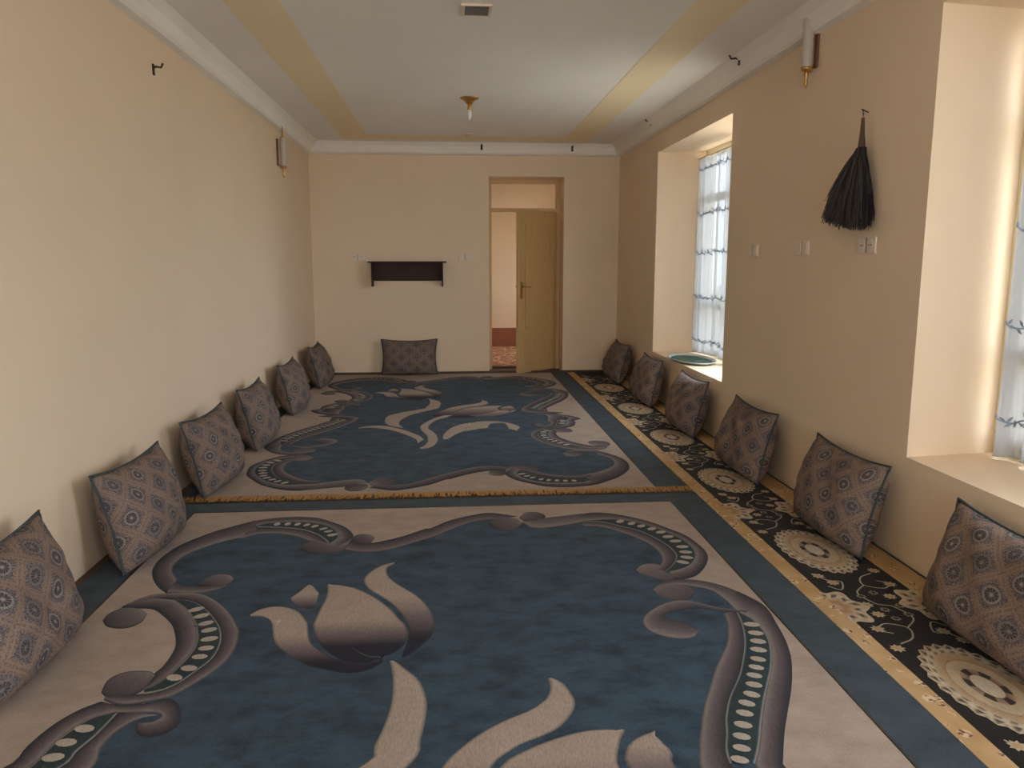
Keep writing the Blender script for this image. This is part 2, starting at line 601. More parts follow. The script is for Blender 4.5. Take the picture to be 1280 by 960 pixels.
curtain(6.72, 7.835, 0.50, 2.40, 2.505, (0.62, 1.05, 1.49, 1.87, 2.30), 'half-drawn white voile curtain with grey-blue garlands behind the green oval tray', 3, M['voile'])  # unseen half of this window left bare to let in more light
curtain(2.30, 3.335, 0.515, 2.40, 2.525, (0.69, 1.12, 1.55, 2.00), 'half-drawn white voile curtain in the window recess beside the hanging broom and sconce', 8, M['voile_dense'])  # out-of-view half left uncurtained as an added source of daylight


# ------------------------------------------------------------------ door in the back wall
door = empty('door_1', (0, 0, 0))
struct(door)
FY0, FY1 = 10.10, 10.18
fr = MB().box(DX0, DX0 + 0.05, FY0, FY1, 0, DZ).box(DX1 - 0.05, DX1, FY0, FY1, 0, DZ)
fr.box(DX0 + 0.05, DX1 - 0.05, FY0, FY1, DZ - 0.05, DZ).box(DX0 + 0.05, DX1 - 0.05, FY0, FY1, 2.03, 2.075)
fr.build('door_frame', M['door'], door)
MB().box(DX0 + 0.05, DX1 - 0.05, FY0 + 0.03, FY0 + 0.036, 2.075, DZ - 0.05).build('transom_pane', M['glass'], door)
leaf_w, leaf_t = 0.74, 0.04
leaf = MB().box(-leaf_w, 0, -leaf_t / 2, leaf_t / 2, 0, 2.005).build('door_leaf', M['door'], door, bevel=0.003)
leaf.location = (DX1 - 0.055, FY0 - 0.01, 0.015)
leaf.rotation_euler = (0, 0, math.atan2(0.50, 0.53))
for s in (-1, 1):
    for (x0, x1, z0, z1) in ((-0.62, -0.12, 0.12, 0.42), (-0.62, -0.12, 0.54, 1.86)):
        yy = s * leaf_t / 2
        p = MB()
        t = 0.02
        for (a0, a1, b0, b1) in ((x0, x1, z0, z0 + t), (x0, x1, z1 - t, z1), (x0, x0 + t, z0 + t, z1 - t), (x1 - t, x1, z0 + t, z1 - t)):
            p.box(a0, a1, min(yy, yy + s * 0.008), max(yy, yy + s * 0.008), b0, b1)
        p.build('panel_moulding', M['door'], leaf)
    hd = MB().box(-leaf_w + 0.035, -leaf_w + 0.07, min(s * leaf_t / 2, s * (leaf_t / 2 + 0.008)), max(s * leaf_t / 2, s * (leaf_t / 2 + 0.008)), 0.93, 1.14)
    hd.tube([(-leaf_w + 0.052, s * leaf_t / 2, 1.08), (-leaf_w + 0.052, s * (leaf_t / 2 + 0.05), 1.08), (-leaf_w + 0.08, s * (leaf_t / 2 + 0.055), 1.08), (-leaf_w + 0.17, s * (leaf_t / 2 + 0.055), 1.075)], 0.009, 8)
    hd.build('handle', M['brass'], leaf)

# ------------------------------------------------------------------ carpets
# Pattern traced on the floor plane: picture points are cast to the floor (the carpet lies on it),
# then stored relative to the carpet's centre; the border repeats under a half turn.
_f = Vector((math.sin(YAW) * math.cos(PITCH), math.cos(YAW) * math.cos(PITCH), -math.sin(PITCH)))
_r = Vector((math.cos(YAW), -math.sin(YAW), 0))
_u = _r.cross(_f)
CROPS = dict(N1=(0, 700, 3.692), N2=(160, 640, 5.333), N3=(120, 760, 4.8), N4=(300, 640, 4.923), N5=(300, 780, 4.923),
             N6=(420, 620, 4.923), N7=(540, 800, 4.0), N8=(640, 630, 4.923), N9=(780, 700, 5.333), N10=(780, 800, 5.333),
             E5=(440, 460, 8.0), E6=(560, 460, 8.0), G1=(640, 480, 13.71), G2=(390, 470, 14.22))
NC, FC = (-0.073, 1.70), (-0.085, 7.03)      # centres of the two carpets on the floor


def T(crop, s):
    """'x,y x,y ...' in a crop of the photograph -> points on the carpet (metres from its centre)"""
    X0, Y0, k_ = CROPS[crop]
    c_ = FC if crop[0] in 'EG' else NC
    out = []
    for w in s.split():
        x, y = map(float, w.split(','))
        d = _f + _r * ((X0 + x / k_ - 640) / F_PX) + _u * ((480 - Y0 - y / k_) / F_PX)
        t = -CAM_Z / d.z
        out.append((d.x * t - c_[0], d.y * t - c_[1]))
    return out


def rot(pts):
    return [(-x, -y) for x, y in pts]


def spline(pts, n):
    P = np.array(pts, float)
    if len(P) > 2:
        Q = np.vstack([2 * P[0] - P[1], P, 2 * P[-1] - P[-2]])
        res = []
        for i in range(1, len(Q) - 2):
            p0, p1, p2, p3 = Q[i - 1:i + 3]
            for t in np.linspace(0, 1, 12, endpoint=False):
                res.append(0.5 * (2 * p1 + (p2 - p0) * t + (2 * p0 - 5 * p1 + 4 * p2 - p3) * t * t + (3 * p1 - p0 - 3 * p2 + p3) * t ** 3))
        res.append(P[-1])
        P = np.array(res)
    d = np.r_[0, np.cumsum(np.hypot(*np.diff(P, axis=0).T))]
    s = np.linspace(0, d[-1], n)
    return np.c_[np.interp(s, d, P[:, 0]), np.interp(s, d, P[:, 1])]


LIGHT, MID, DARK = (0.26, 0.215, 0.195), (0.105, 0.083, 0.086), (0.016, 0.013, 0.020)


def lerp3(t):
    t = max(0, min(1, t))
    a, b_, q = (LIGHT, MID, t * 2) if t < 0.5 else (MID, DARK, t * 2 - 1)
    return tuple(a[i] + (b_[i] - a[i]) * q for i in range(3))


def woven(name, verts, faces, cols, mat=None):
    me = mesh_from(name, verts, faces, mat or M['woven'], True)
    at = me.color_attributes.new('weave', 'FLOAT_COLOR', 'POINT')
    at.data.foreach_set('color', np.array([(*c, 1) for c in cols], np.float32).ravel())
    return me


ZT = 0.012          # top of the pile


def ribbon(name, A, B, colf, lift=0.0035, n=None, m=7, line=DARKT, line_w=0.010, out_w=0.004):
    """motif between two traced edges A and B; edges sit on the pile; dark edge lines paint the shade of carved grooves"""
    if n is None:
        la = sum(math.dist(A[i], A[i + 1]) for i in range(len(A) - 1))
        n = int(max(10, min(70, la / 0.025)))
    a, b_ = spline(A, n), spline(B, n)
    verts, cols = [], []
    for i in range(n):
        d = b_[i] - a[i]
        w = np.hypot(*d)
        dn = d / w if w > 1e-6 else np.zeros(2)
        q = min(0.3, line_w / w) if w > 1e-6 else 0.3
        ws = [-out_w / w if w > 1e-4 else 0, q] + [q + (1 - 2 * q) * j / m for j in range(1, m)] + [1 - q, 1 + (out_w / w if w > 1e-4 else 0)]
        for j, t in enumerate(ws):
            p = a[i] + d * t
            edge = j == 0 or j == len(ws) - 1
            verts.append((p[0], p[1], ZT + 0.0005 if edge else ZT + lift * (0.75 + 0.25 * math.sin(PI * min(1, max(0, t))))))
            cols.append(line if edge else colf(i / (n - 1), t, p))
    k_ = m + 3 - 1 + 0
    k_ = len(ws)
    faces = [(i * k_ + j, i * k_ + j + 1, (i + 1) * k_ + j + 1, (i + 1) * k_ + j) for i in range(n - 1) for j in range(k_ - 1)]
    return woven(name, verts, faces, cols)


def scroll_col(A_light=True, lo=0.05, hi=0.95, fade=None):
    def f(s, w, p):
        t = w if A_light else 1 - w
        t = lo + (hi - lo) * t ** 0.72
        if fade: t += fade[0] * (1 - s) + fade[1] * s
        return lerp3(t)
    return f


border = []        # meshes of half the border, (name, mesh)


def scroll(A, B, lightA=True, **kw):
    border.append(('scroll', ribbon('scroll', A, B, scroll_col(lightA, **kw))))


def curl(A, B, s0=0.9, s1=0.15):
    border.append(('curl', ribbon('curl', A, B, lambda s, w, p: lerp3(s0 + (s1 - s0) * s + 0.25 * (w - 0.5)), n=16)))


PEARL = (0.36, 0.31, 0.26)


def pearls(A, B, dots):
    border.append(('pearl_channel', ribbon('pearl_channel', A, B, lambda s, w, p: (0.022, 0.036, 0.038), lift=0.0045, m=3, line=(0.36, 0.34, 0.32), line_w=0.006, out_w=0.006)))
    P = [np.array(d) for d in dots]
    kids = []
    for i, p in enumerate(P):
        t = P[min(i + 1, len(P) - 1)] - P[max(i - 1, 0)]
        t = t / max(1e-6, np.hypot(*t))
        nrm = np.array((-t[1], t[0]))
        sp = min(np.hypot(*(P[j] - p)) for j in range(len(P)) if j != i)
        rb, ra = min(0.020, sp * 0.30), min(0.032, sp * 0.46)
        vs, fs = [(p[0], p[1], ZT + 0.0085)], []
        for q in range(10):
            g_ = 2 * PI * q / 10
            c_ = p + nrm * ra * math.cos(g_) + t * rb * math.sin(g_)
            vs.append((c_[0], c_[1], ZT + 0.006))
            fs.append((0, 1 + q, 1 + (q + 1) % 10))
        kids.append(woven('pearl', vs, fs, [PEARL] * 11))
    border[-1] = border[-1] + (kids,)


# --- A: third scroll on the left, its loop closed from the far carpet
A_top = T('N1', '60,960 130,880 250,780 370,710 470,672 ')
A_in = T('N1', '165,960 240,880 340,800 440,745 545,722')
A_r0 = T('N1', '305,960 350,905 440,830 545,722')
A_r1 = T('N1', '445,960 460,900 530,820 640,752 730,735')
tipA = (-1.22, 0.25)
scroll([tipA, (-1.235, 0.31)] + A_top, [(-1.10, 0.19), (-1.135, 0.28)] + A_in, False)
scroll([(-1.10, 0.19), (-1.085, 0.28)] + A_r0, [(-0.93, 0.05), (-0.955, 0.2)] + A_r1, False)
pearls([(-1.10, 0.19), (-1.135, 0.28)] + A_in, [(-1.10, 0.19), (-1.075, 0.28)] + A_r0, T('N1', '392,803 308,868 248,937'))
scroll([(-1.22, 0.25), (-1.15, 0.14), (-1.02, 0.06), (-0.86, 0.03)], [(-1.12, 0.27), (-1.08, 0.2), (-1.0, 0.13), (-0.86, 0.08)], False)
scroll(T('N1', '470,672 560,688 680,680 790,655 835,710 815,790 730,832 650,832 625,800 640,770'),
       T('N1', '545,722 600,725 680,722 735,725 748,740 725,755 712,762 690,766 665,768 645,770'), False)
# --- B: second scroll
curl(T('N1', '475,295 500,265 570,235 640,238 680,262'), T('N1', '475,295 500,322 580,328 650,302 680,262'))
B_in = T('N2', '0,635 100,605 300,605 400,680 465,790') + T('N3', '605,130 612,200 590,270 530,345 440,430 350,490 290,510')
scroll(B_in, T('N2', '-40,655 60,660 170,665 240,710 300,770') + T('N3', '480,170 485,240 460,300 410,370 355,415 345,440 290,505'))
B_ri = T('N2', '150,590 300,600 440,620 540,690 600,770') + T('N3', '735,120 750,180 740,250 690,330 600,400 500,470 400,515 280,540 150,545 60,555')
scroll(T('N2', '0,630 150,575 300,560 480,565 600,620 690,710 740,800') + T('N3', '862,160 850,230 810,310 740,380 640,450 540,510 450,555 330,580 220,600 120,597 50,570'), B_ri)
pearls(T('N2', '300,605 400,680 465,790') + T('N3', '605,130 612,200 590,270 530,345 440,430 350,490 290,512'),
       T('N2', '300,600 440,620 540,690 600,770') + T('N3', '735,120 750,180 740,250 690,330 600,400 500,470 400,515 290,535'),
       T('N3', '603,33 635,72 662,117 680,158 682,212 663,268 624,320 560,390 472,447'))
curl(T('N3', '35,530 70,460 150,415 240,400 330,405 355,430'), T('N3', '35,530 80,565 150,555 230,540 290,505 355,430'), 0.85, 0.3)
# --- C: corner hook and the pearl scroll it carries
scroll(T('N2', '300,500 330,470 300,420 310,370 380,310 480,265 620,220 760,185 860,165'),
       T('N2', '260,560 200,510 168,440 180,380 230,320 330,250 450,195 600,140 850,72'), True)
scroll(T('N2', '320,490 400,515 560,515 640,515 690,490'), T('N2', '255,556 350,560 440,562 540,550 620,530 700,478'), False, lo=0.1, hi=0.8)
curl(T('N2', '460,510 520,460 600,432 680,440 705,465'), T('N2', '460,512 560,518 640,515 690,490 705,465'))
C_o = T('N4', '110,100 170,85 280,78 400,78 500,90 570,115 605,150 600,180 555,210')
scroll(C_o, T('N4', '0,100 100,68 220,52 340,45 470,50 560,75 640,105 690,150 690,190 650,235'), True)
C_l = T('N4', '110,105 250,110 370,120 460,145 520,180 550,210')
scroll(T('N4', '0,180 90,155 160,148 260,150 350,165 420,190 500,205'), T('N4', '60,125 150,112 250,112 370,122 460,147 520,182 550,212'), True)
pearls(C_o, C_l, T('N4', '230,94 295,93 355,95 412,99 462,107 514,123 545,139 570,161'))
curl(T('N4', '365,245 400,210 470,190 550,210 640,205 690,180'), T('N4', '365,245 420,272 500,277 590,267 650,242 690,180'))
curl(T('N4', '690,170 740,152 800,155 830,170'), T('N4', '685,212 740,210 800,205 830,172'))
# --- E: stem to the middle of the end
scroll(T('N4', '650,248 740,262 840,260 950,240 1100,195') + T('N6', '600,265 700,225 820,180 920,160 1050,155'),
       T('N4', '690,190 740,210 850,200 1000,165 1150,115') + T('N6', '580,215 700,165 850,130 950,118 1120,140'), True, lo=0.2)
curl(T('N6', '940,185 975,160 1040,150 1110,155 1148,182'), T('N6', '940,187 970,212 1030,227 1100,222 1148,184'), 0.85, 0.25)
curl(T('N8', '205,92 190,75 140,63 80,68 45,95'), T('N8', '205,94 180,112 130,120 70,117 45,97'), 0.9, 0.3)
# --- F: right stem and pearl scroll
scroll(T('N8', '60,125 130,162 240,157 340,142 440,122'), T('N8', '150,118 205,100 300,90 420,75 500,68'), True, lo=0.1, hi=0.7)
F_o = T('N8', '430,120 520,115 620,110 720,120 830,145 940,185 1040,230 1110,285 1130,340 1100,390 1040,420 970,435')
scroll(F_o, T('N8', '420,78 500,67 600,72 720,92 850,125 960,165 1060,205 1140,260 1190,310 1200,360 1170,420 1110,465 1000,487'), True)
F_i = T('N8', '430,122 560,127 660,150 780,180 880,225 960,275 1005,320 1010,350 990,390 940,435')
scroll(T('N8', '440,150 540,155 640,180 740,215 830,255 890,300 920,345 915,385 880,415'), F_i, True)
pearls(F_o, F_i, T('N8', '665,126 735,139 795,155 860,172 915,193 960,221 1005,249 1048,284 1068,317 1075,350 1050,380'))
curl(T('N8', '765,422 800,390 860,383 910,395 940,437 1000,455'), T('N8', '765,424 780,442 850,467 930,487 1000,485 1060,470'), 0.25, 0.6)
# --- G, H: bulb, long band, hook on the right
curl(T('N9', '195,215 240,180 310,175 400,185 455,210 475,245'), T('N9', '195,217 230,257 300,282 380,288 440,277 475,247'), 0.3, 0.75)
G_in = T('N9', '750,365 830,400 890,450 940,510 970,580 980,660') + T('N10', '975,220 960,290 930,430 910,570 900,690 885,780 865,853')
scroll(T('N9', '300,178 400,185 520,205 600,230 680,290 740,350'), T('N9', '210,190 280,155 380,148 500,155 620,180 720,215 830,265'), True, lo=0.1, hi=0.75)
scroll(T('N9', '690,300 740,352 ') + G_in, T('N9', '760,230 830,265 920,315 970,370 1010,440 1060,530 1095,620') + T('N10', '1112,180 1110,330 1080,520 1060,650 1048,853'), True)
H_in = T('N9', '750,365 780,430 800,510 805,590 795,680') + T('N10', '770,260 710,400 690,480 680,560 685,650 680,740 690,800 710,853')
scroll(T('N9', '660,380 685,440 690,520 675,600') + T('N10', '610,210 570,340 530,470 510,600 500,720 500,853'), H_in, True)
pearls(G_in, H_in, T('N9', '850,458 877,516') + T('N10', '892,38 895,95 892,158 880,213 867,268 865,330 850,395 817,455 803,522 792,600 783,678 783,757 770,835'))
scroll(T('N9', '860,345 740,352 600,330 520,310 430,290 340,290 240,320 160,370 125,420 140,470 200,510 300,540 400,548 470,535 497,495'),
       T('N9', '800,380 740,365 650,365 520,345 420,350 340,365 280,380 275,410 300,418 330,420 370,425 400,432 440,445 470,465 492,490'), True, lo=0.1, hi=0.85)
# end loop of the long band, just past the middle of the carpet
e0, e1, e2, e3 = G_in[-1], H_in[-1], T('N10', '500,853')[0], T('N10', '1048,853')[0]
scroll([e2, (e2[0] + 0.0, 0.10), (e2[0] + 0.10, 0.01), (e3[0] + 0.02, -0.01)], [e1, (e1[0] + 0.01, 0.14), (e0[0] - 0.01, 0.11), (e3[0], 0.12)], True)
scroll([e0, (e0[0] + 0.0, 0.14)], [e3, (e3[0] + 0.01, 0.12)], True)
curl([(1.12, 0.0), (1.02, 0.05), (0.92, 0.06), (0.84, 0.02)], [(1.12, 0.0), (1.02, -0.05), (0.92, -0.05), (0.84, 0.02)], 0.9, 0.3)

# --- field outline of half the carpet, repeated under the half turn
half = ([(-1.17, 0.25)] + T('N1', '120,945 250,830 450,720 640,715 700,690') + T('N3', '300,575 600,430 780,260 800,120') + T('N2', '600,700 450,600 290,562 210,480 240,360 450,220 750,130')
        + T('N4', '300,65 600,110 660,200 690,235 760,235 1000,200') + T('N6', '500,260 800,155 1000,140 1145,170') + T('N8', '60,130 200,130 430,100 700,105 940,170 1120,290 1150,350 1080,450 950,475')
        + T('N9', '350,165 500,172 680,230 850,310 930,380 1000,500 1050,650') + T('N10', '1050,330 1010,600 975,853') + [(0.99, 0.03), (1.1, -0.1)])
outline = np.vstack([spline(half, 170), spline(rot(half), 170)])
fv = [(p[0], p[1], ZT + 0.0012) for p in outline]
bm = bmesh.new()
bvs = [bm.verts.new(p) for p in fv]
bm.faces.new(bvs)
bmesh.ops.triangulate(bm, faces=bm.faces[:], ngon_method='EAR_CLIP')
field_me = bpy.data.meshes.new('field')
bm.normal_update()
if sum(f.normal.z * f.calc_area() for f in bm.faces) < 0:
    bmesh.ops.reverse_faces(bm, faces=bm.faces[:])
bm.to_mesh(field_me)
bm.free()
field_me.materials.append(M['teal_pile'])

# --- bouquet (one, not repeated)
bouquet = []
PCREAM, PMID, PDARK = (0.33, 0.26, 0.215), (0.15, 0.115, 0.118), (0.016, 0.013, 0.022)


def petal(A, B, y_light, y_dark, name='petal'):
    def f(s, w, p):
        t = max(0, min(1, (y_light - p[1]) / (y_light - y_dark))) if y_light is not None else 0
        a, b_, q = (PCREAM, PMID, t * 2) if t < 0.5 else (PMID, PDARK, t * 2 - 1)
        return tuple(a[i] + (b_[i] - a[i]) * q for i in range(3))
    bouquet.append((name, ribbon(name, A, B, f, line=(0.02, 0.032, 0.038), line_w=0.006, out_w=0.012)))  # dark outline puts the groove's shade into the colour


def vv(crop, y):
    return T(crop, '600,%d' % y)[0][1]


petal(T('N4', '65,655 130,620 220,603 310,615 370,650 405,700') + T('N5', '410,20 420,110 450,160 540,220 640,255 750,268 880,248'),
      T('N4', '65,657 140,660 190,685 210,740') + T('N5', '205,30 225,130 300,205 420,270 560,305 680,320 790,300 880,250'), vv('N5', 80), vv('N5', 250))
petal(T('N4', '550,465 540,540 500,620 470,690') + T('N5', '460,30 480,110 550,190 640,245 740,262 850,245'),
      T('N4', '552,465 640,475 720,495 830,550 920,620 980,690') + T('N5', '1005,20 1025,80 1000,150 940,200 870,225 855,245'), vv('N4', 690), vv('N5', 160))
bouquet.append(('petal_line', ribbon('petal_line', T('N5', '695,170 740,200 800,222 870,226'), T('N5', '695,174 740,206 800,230 868,234'), lambda s, w, p: (0.06, 0.075, 0.085), lift=0.006, m=2)))
petal(T('N4', '950,330 870,350 800,395 770,440 800,490 880,540 950,590 1010,660') + T('N5', '1045,40 1045,100 1030,160 1000,220'),
      T('N4', '950,332 900,360 905,410 960,460 1060,520 1130,580 1175,650') + T('N5', '1190,30 1170,90 1120,140 1060,190 1000,222'), vv('N4', 560), vv('N5', 120))
petal(T('N4', '315,550 370,510 430,465 460,490 485,520'), T('N4', '315,552 340,580 390,605 440,615 470,575 485,522'), vv('N4', 520), vv('N4', 610))
# stem of the left tulip, its foot taken from the far carpet
petal(T('N5', '935,250 950,340 950,450 930,560 880,690 830,790 780,886') + [(-0.46, 0.02), (-0.50, -0.25), (-0.45, -0.46), (-0.33, -0.58)],
      T('N5', '937,250 1020,310 1090,370 1130,460 1140,540 1125,640 1100,740 1040,886') + [(-0.27, 0.02), (-0.36, -0.22), (-0.37, -0.42), (-0.325, -0.58)], None, None, 'stem')
# right tulip: tips from the near carpet, body below the frame from the far one
Q1a = T('N7', '590,210 600,255 580,310 500,370 380,420 250,490 150,565 75,640')
Q1b = T('N7', '594,210 650,240 700,310 705,350 680,400 620,460 540,500 440,540 360,590 300,640')
petal(Q1a + [(-0.06, 0.06), (-0.09, -0.04), (-0.03, -0.12)], Q1b + [(0.09, 0.1), (0.02, 0.0), (-0.02, -0.11)], vv('N7', 600), -0.05)
Q2a = T('N7', '948,470 800,475 680,500 560,540 450,590 370,640')
petal(Q2a + [(0.1, 0.1), (0.04, -0.02), (0.06, -0.12), (0.16, -0.17)], T('N7', '952,470 930,530 920,640') + [(0.54, 0.15), (0.50, 0.03), (0.40, -0.08), (0.28, -0.15), (0.17, -0.175)], vv('N7', 620), -0.1)
petal(T('N7', '1115,480 1040,510 990,550 975,600 980,640') + [(0.58, 0.14), (0.62, 0.08)], T('N7', '1115,482 1130,520 1190,580 1195,640') + [(0.70, 0.12), (0.63, 0.08)], vv('N7', 570), 0.1)
petal(T('E6', '680,438 620,433 500,440 400,462 300,478 220,484'), T('E6', '680,442 600,462 480,492 340,503 220,500 200,490'), 0.12, -0.25)
# leaves, from the far carpet
petal(T('E5', '1000,488 900,493 800,528 710,580 685,610 700,650 750,700 760,760 720,810 670,830'),
      T('E5', '1000,494 930,512 840,542 770,592 765,630 820,670 855,730 830,790 770,830 690,842'), None, None, 'leaf')
petal(T('E5', '65,618 180,600 320,600 450,625 580,665 680,710 715,745'), T('E5', '65,624 180,617 320,630 440,657 540,692 640,740 655,785'), None, None, 'leaf')
petal(T('E5', '910,732 920,690 980,630 1080,585 1200,565') + T('E6', '150,590 300,555 450,550 560,560 650,580 715,610 690,650'),
      T('E5', '914,740 960,735 1050,680 1150,645 1260,632') + T('E6', '160,655 280,630 390,620 410,590 450,572 560,572 600,600 610,630'), None, None, 'leaf')


def frame_parts(name, mat, parent, x0, x1, y0, y1, w, z0, zt):
    """one strip per side; sides with zero width are left out"""
    wl, wr_, wb_, wt = w
    for on, r4 in ((wl, (x0, x0 + wl, y0, y1)), (wr_, (x1 - wr_, x1, y0, y1)), (wb_, (x0 + wl, x1 - wr_, y0, y0 + wb_)), (wt, (x0 + wl, x1 - wr_, y1 - wt, y1))):
        if on: MB().box(*r4, z0, zt).build(name, mat, parent)


HW = 1.545
proto_parts = []


def build_carpet(centre, y0, y1, wb_, wt, label, ys=1.0, wl=0.18):
    root = empty('carpet', (centre[0], centre[1], 0.0))
    tag(root, label, 'carpet')
    MB().box(-HW + wl, HW - 0.20, y0 + wb_, y1 - wt, 0.001, ZT).build('cream_ground', M['cream_pile'], root)
    frame_parts('border_band', M['teal_band'], root, -HW, HW, y0, y1, (wl, 0.20, wb_, wt), 0.002, ZT + 0.0012)
    # raised dark strip between the band and the ground
    t = 0.010
    frame_parts('dark_strip', M['slot'], root, -HW + wl - t, HW - 0.20 + t, y0 + wb_ - (t if wb_ else 0), y1 - wt + (t if wt else 0), (t, t, t if wb_ else 0, t if wt else 0), ZT, ZT + 0.002)
    o = link('field', field_me, root)
    o.scale = (1, ys, 1)
    for nm, me, *kids in border:
        for turn in (0, PI):
            o = link(nm, me, root)
            o.scale = (1, ys, 1)
            o.rotation_euler = (0, 0, turn)
            for km in (kids[0] if kids else ()):
                link('pearl', km, o)
    for nm, me in bouquet:
        o = link(nm, me, root)
        o.scale = (1, ys, 1)
    return root


near_c = build_carpet(NC, -2.78, 4.462 - NC[1], 0.17, 0.165, 'long teal tulip carpet with a full teal border, running under the foremost cushions')
far_c = build_carpet(FC, 4.60 - FC[1], 9.66 - FC[1], 0.0, 0.0, 'teal tulip carpet with an orange fringe, reaching the wall with the door', 0.965, 0.10)

# fringe of the far carpet: countless wool strands, one part
rnd = random.Random(5)
fr = MB()
x = -HW
while x < HW:
    y = 4.606 - FC[1]
    l = rnd.uniform(0.085, 0.135)
    a = rnd.uniform(-0.035, 0.035)
    w = rnd.uniform(0.004, 0.008)
    z0, z1 = rnd.uniform(0.010, 0.013), rnd.uniform(0.013, 0.0165)
    fr.add([(x, y, z0), (x + w, y, z0), (x + w + a * 0.6, y - l * 0.55, z1), (x + a * 0.6, y - l * 0.55, z1), (x + a + w * 0.8, y - l, ZT + 0.004), (x + a, y - l, ZT + 0.004)],
           [(0, 1, 2, 3), (3, 2, 4, 5)])
    x += rnd.uniform(0.0025, 0.0065)
fo = fr.build('fringe', M['fringe'], far_c)
fo['kind'] = 'stuff'
fo['label'] = 'orange wool fringe'

# ------------------------------------------------------------------ runner along the window wall
RUX0, RUX1, RUY0, RUY1 = 1.478, 2.100, -1.10, 9.70
runner = empty('runner_rug', ((RUX0 + RUX1) / 2, (RUY0 + RUY1) / 2, 0))
tag(runner, 'narrow black runner with oval cream medallions along the window wall', 'rug')
ox, oy = runner.location.x, runner.location.y
hx, hy = (RUX1 - RUX0) / 2, (RUY1 - RUY0) / 2
zr = 0.008
MB().box(-hx + 0.085, hx - 0.145, -hy, hy, 0.001, zr).build('black_ground', M['black_pile'], runner)
MB().box(-hx, -hx + 0.085, -hy, hy, 0.001, zr + 0.001).build('border_band', M['tan_border'], runner)
MB().box(hx - 0.145, hx - 0.015, -hy, hy, 0.001, zr + 0.001).build('border_band', M['tan_border'], runner)
MB().box(hx - 0.015, hx, -hy, hy, 0.001, zr + 0.001).build('edge_binding', M['piping'], runner)

RC, RT, RD, RO = (0.47, 0.385, 0.275), (0.36, 0.24, 0.135), (0.035, 0.025, 0.022), (0.40, 0.20, 0.075)
rnd = random.Random(11)


def disc_rings(name, rings, n=96, scallop=0, z=zr):
    """rings: list of (rx, ry, colour, dz) outer to inner"""
    vs, cs, fs = [], [], []
    for i, (rx, ry, c_, dz) in enumerate(rings):
        for q in range(n):
            t = 2 * PI * q / n
            s_ = 1 + (0.035 * math.cos(scallop * t) if i < 2 and scallop else 0)
            cc = c_(q) if callable(c_) else c_
            vs.append((rx * s_ * math.cos(t), ry * s_ * math.sin(t), z + dz))
            cs.append(cc)
    for i in range(len(rings) - 1):
        for q in range(n):
            fs.append((i * n + q, i * n + (q + 1) % n, (i + 1) * n + (q + 1) % n, (i + 1) * n + q))
    vs.append((0, 0, z + rings[-1][3])); cs.append(rings[-1][2] if not callable(rings[-1][2]) else RC)
    k_ = len(rings) - 1
    fs += [(k_ * n + q, k_ * n + (q + 1) % n, len(vs) - 1) for q in range(n)]
    return woven(name, vs, fs, cs)


def alt(a, b_, m_):
    return lambda q: a if (q // m_) % 2 else b_


ax_, ay_ = 0.158, 0.285
rings = [(ax_, ay_, RC, 0.0006), (ax_ * .97, ay_ * .97, alt(RC, (0.25, 0.18, 0.12), 1), 0.002), (ax_ * .90, ay_ * .91, alt(RC, RD, 2), 0.002), (ax_ * .86, ay_ * .87, RC, 0.002),
         (ax_ * .80, ay_ * .81, alt(RC, (0.12, 0.08, 0.06), 2), 0.002), (ax_ * .76, ay_ * .77, (0.40, 0.30, 0.19), 0.002), (ax_ * .62, ay_ * .63, RT, 0.002), (ax_ * .60, ay_ * .60, (0.30, 0.18, 0.11), 0.002),
         (ax_ * .57, ay_ * .57, (0.42, 0.33, 0.22), 0.002), (ax_ * .38, ay_ * .40, (0.40, 0.30, 0.19), 0.002), (ax_ * .36, ay_ * .38, alt(RD, (0.3, 0.2, 0.14), 8), 0.002), (ax_ * .24, ay_ * .26, alt(RD, (0.16, 0.10, 0.07), 8), 0.002),
         (ax_ * .22, ay_ * .24, RC, 0.002), (ax_ * .10, ay_ * .10, (0.45, 0.40, 0.32), 0.002)]
med_me = disc_rings('medallion', rings, 96, 24)


def flower_mesh(rad, c0, c1):
    vs, cs, fs = [(0, 0, zr + 0.002)], [c1], []
    n = 16
    for q in range(n):
        t = 2 * PI * q / n
        vs.append((rad * 0.35 * math.cos(t), rad * 0.35 * math.sin(t), zr + 0.002)); cs.append(c1)
    for q in range(n):
        t = 2 * PI * q / n
        rr = rad * (1.0 if q % 2 else 0.62)
        vs.append((rr * math.cos(t), rr * math.sin(t), zr + 0.0012)); cs.append(c0)
    for q in range(n):
        fs.append((0, 1 + q, 1 + (q + 1) % n))
        fs.append((1 + q, 1 + n + q, 1 + n + (q + 1) % n, 1 + (q + 1) % n))
    return woven('flower', vs, fs, cs)


fl_me = flower_mesh(0.030, RC, (0.42, 0.28, 0.14))
fl2_me = flower_mesh(0.022, (0.40, 0.32, 0.22), RD)


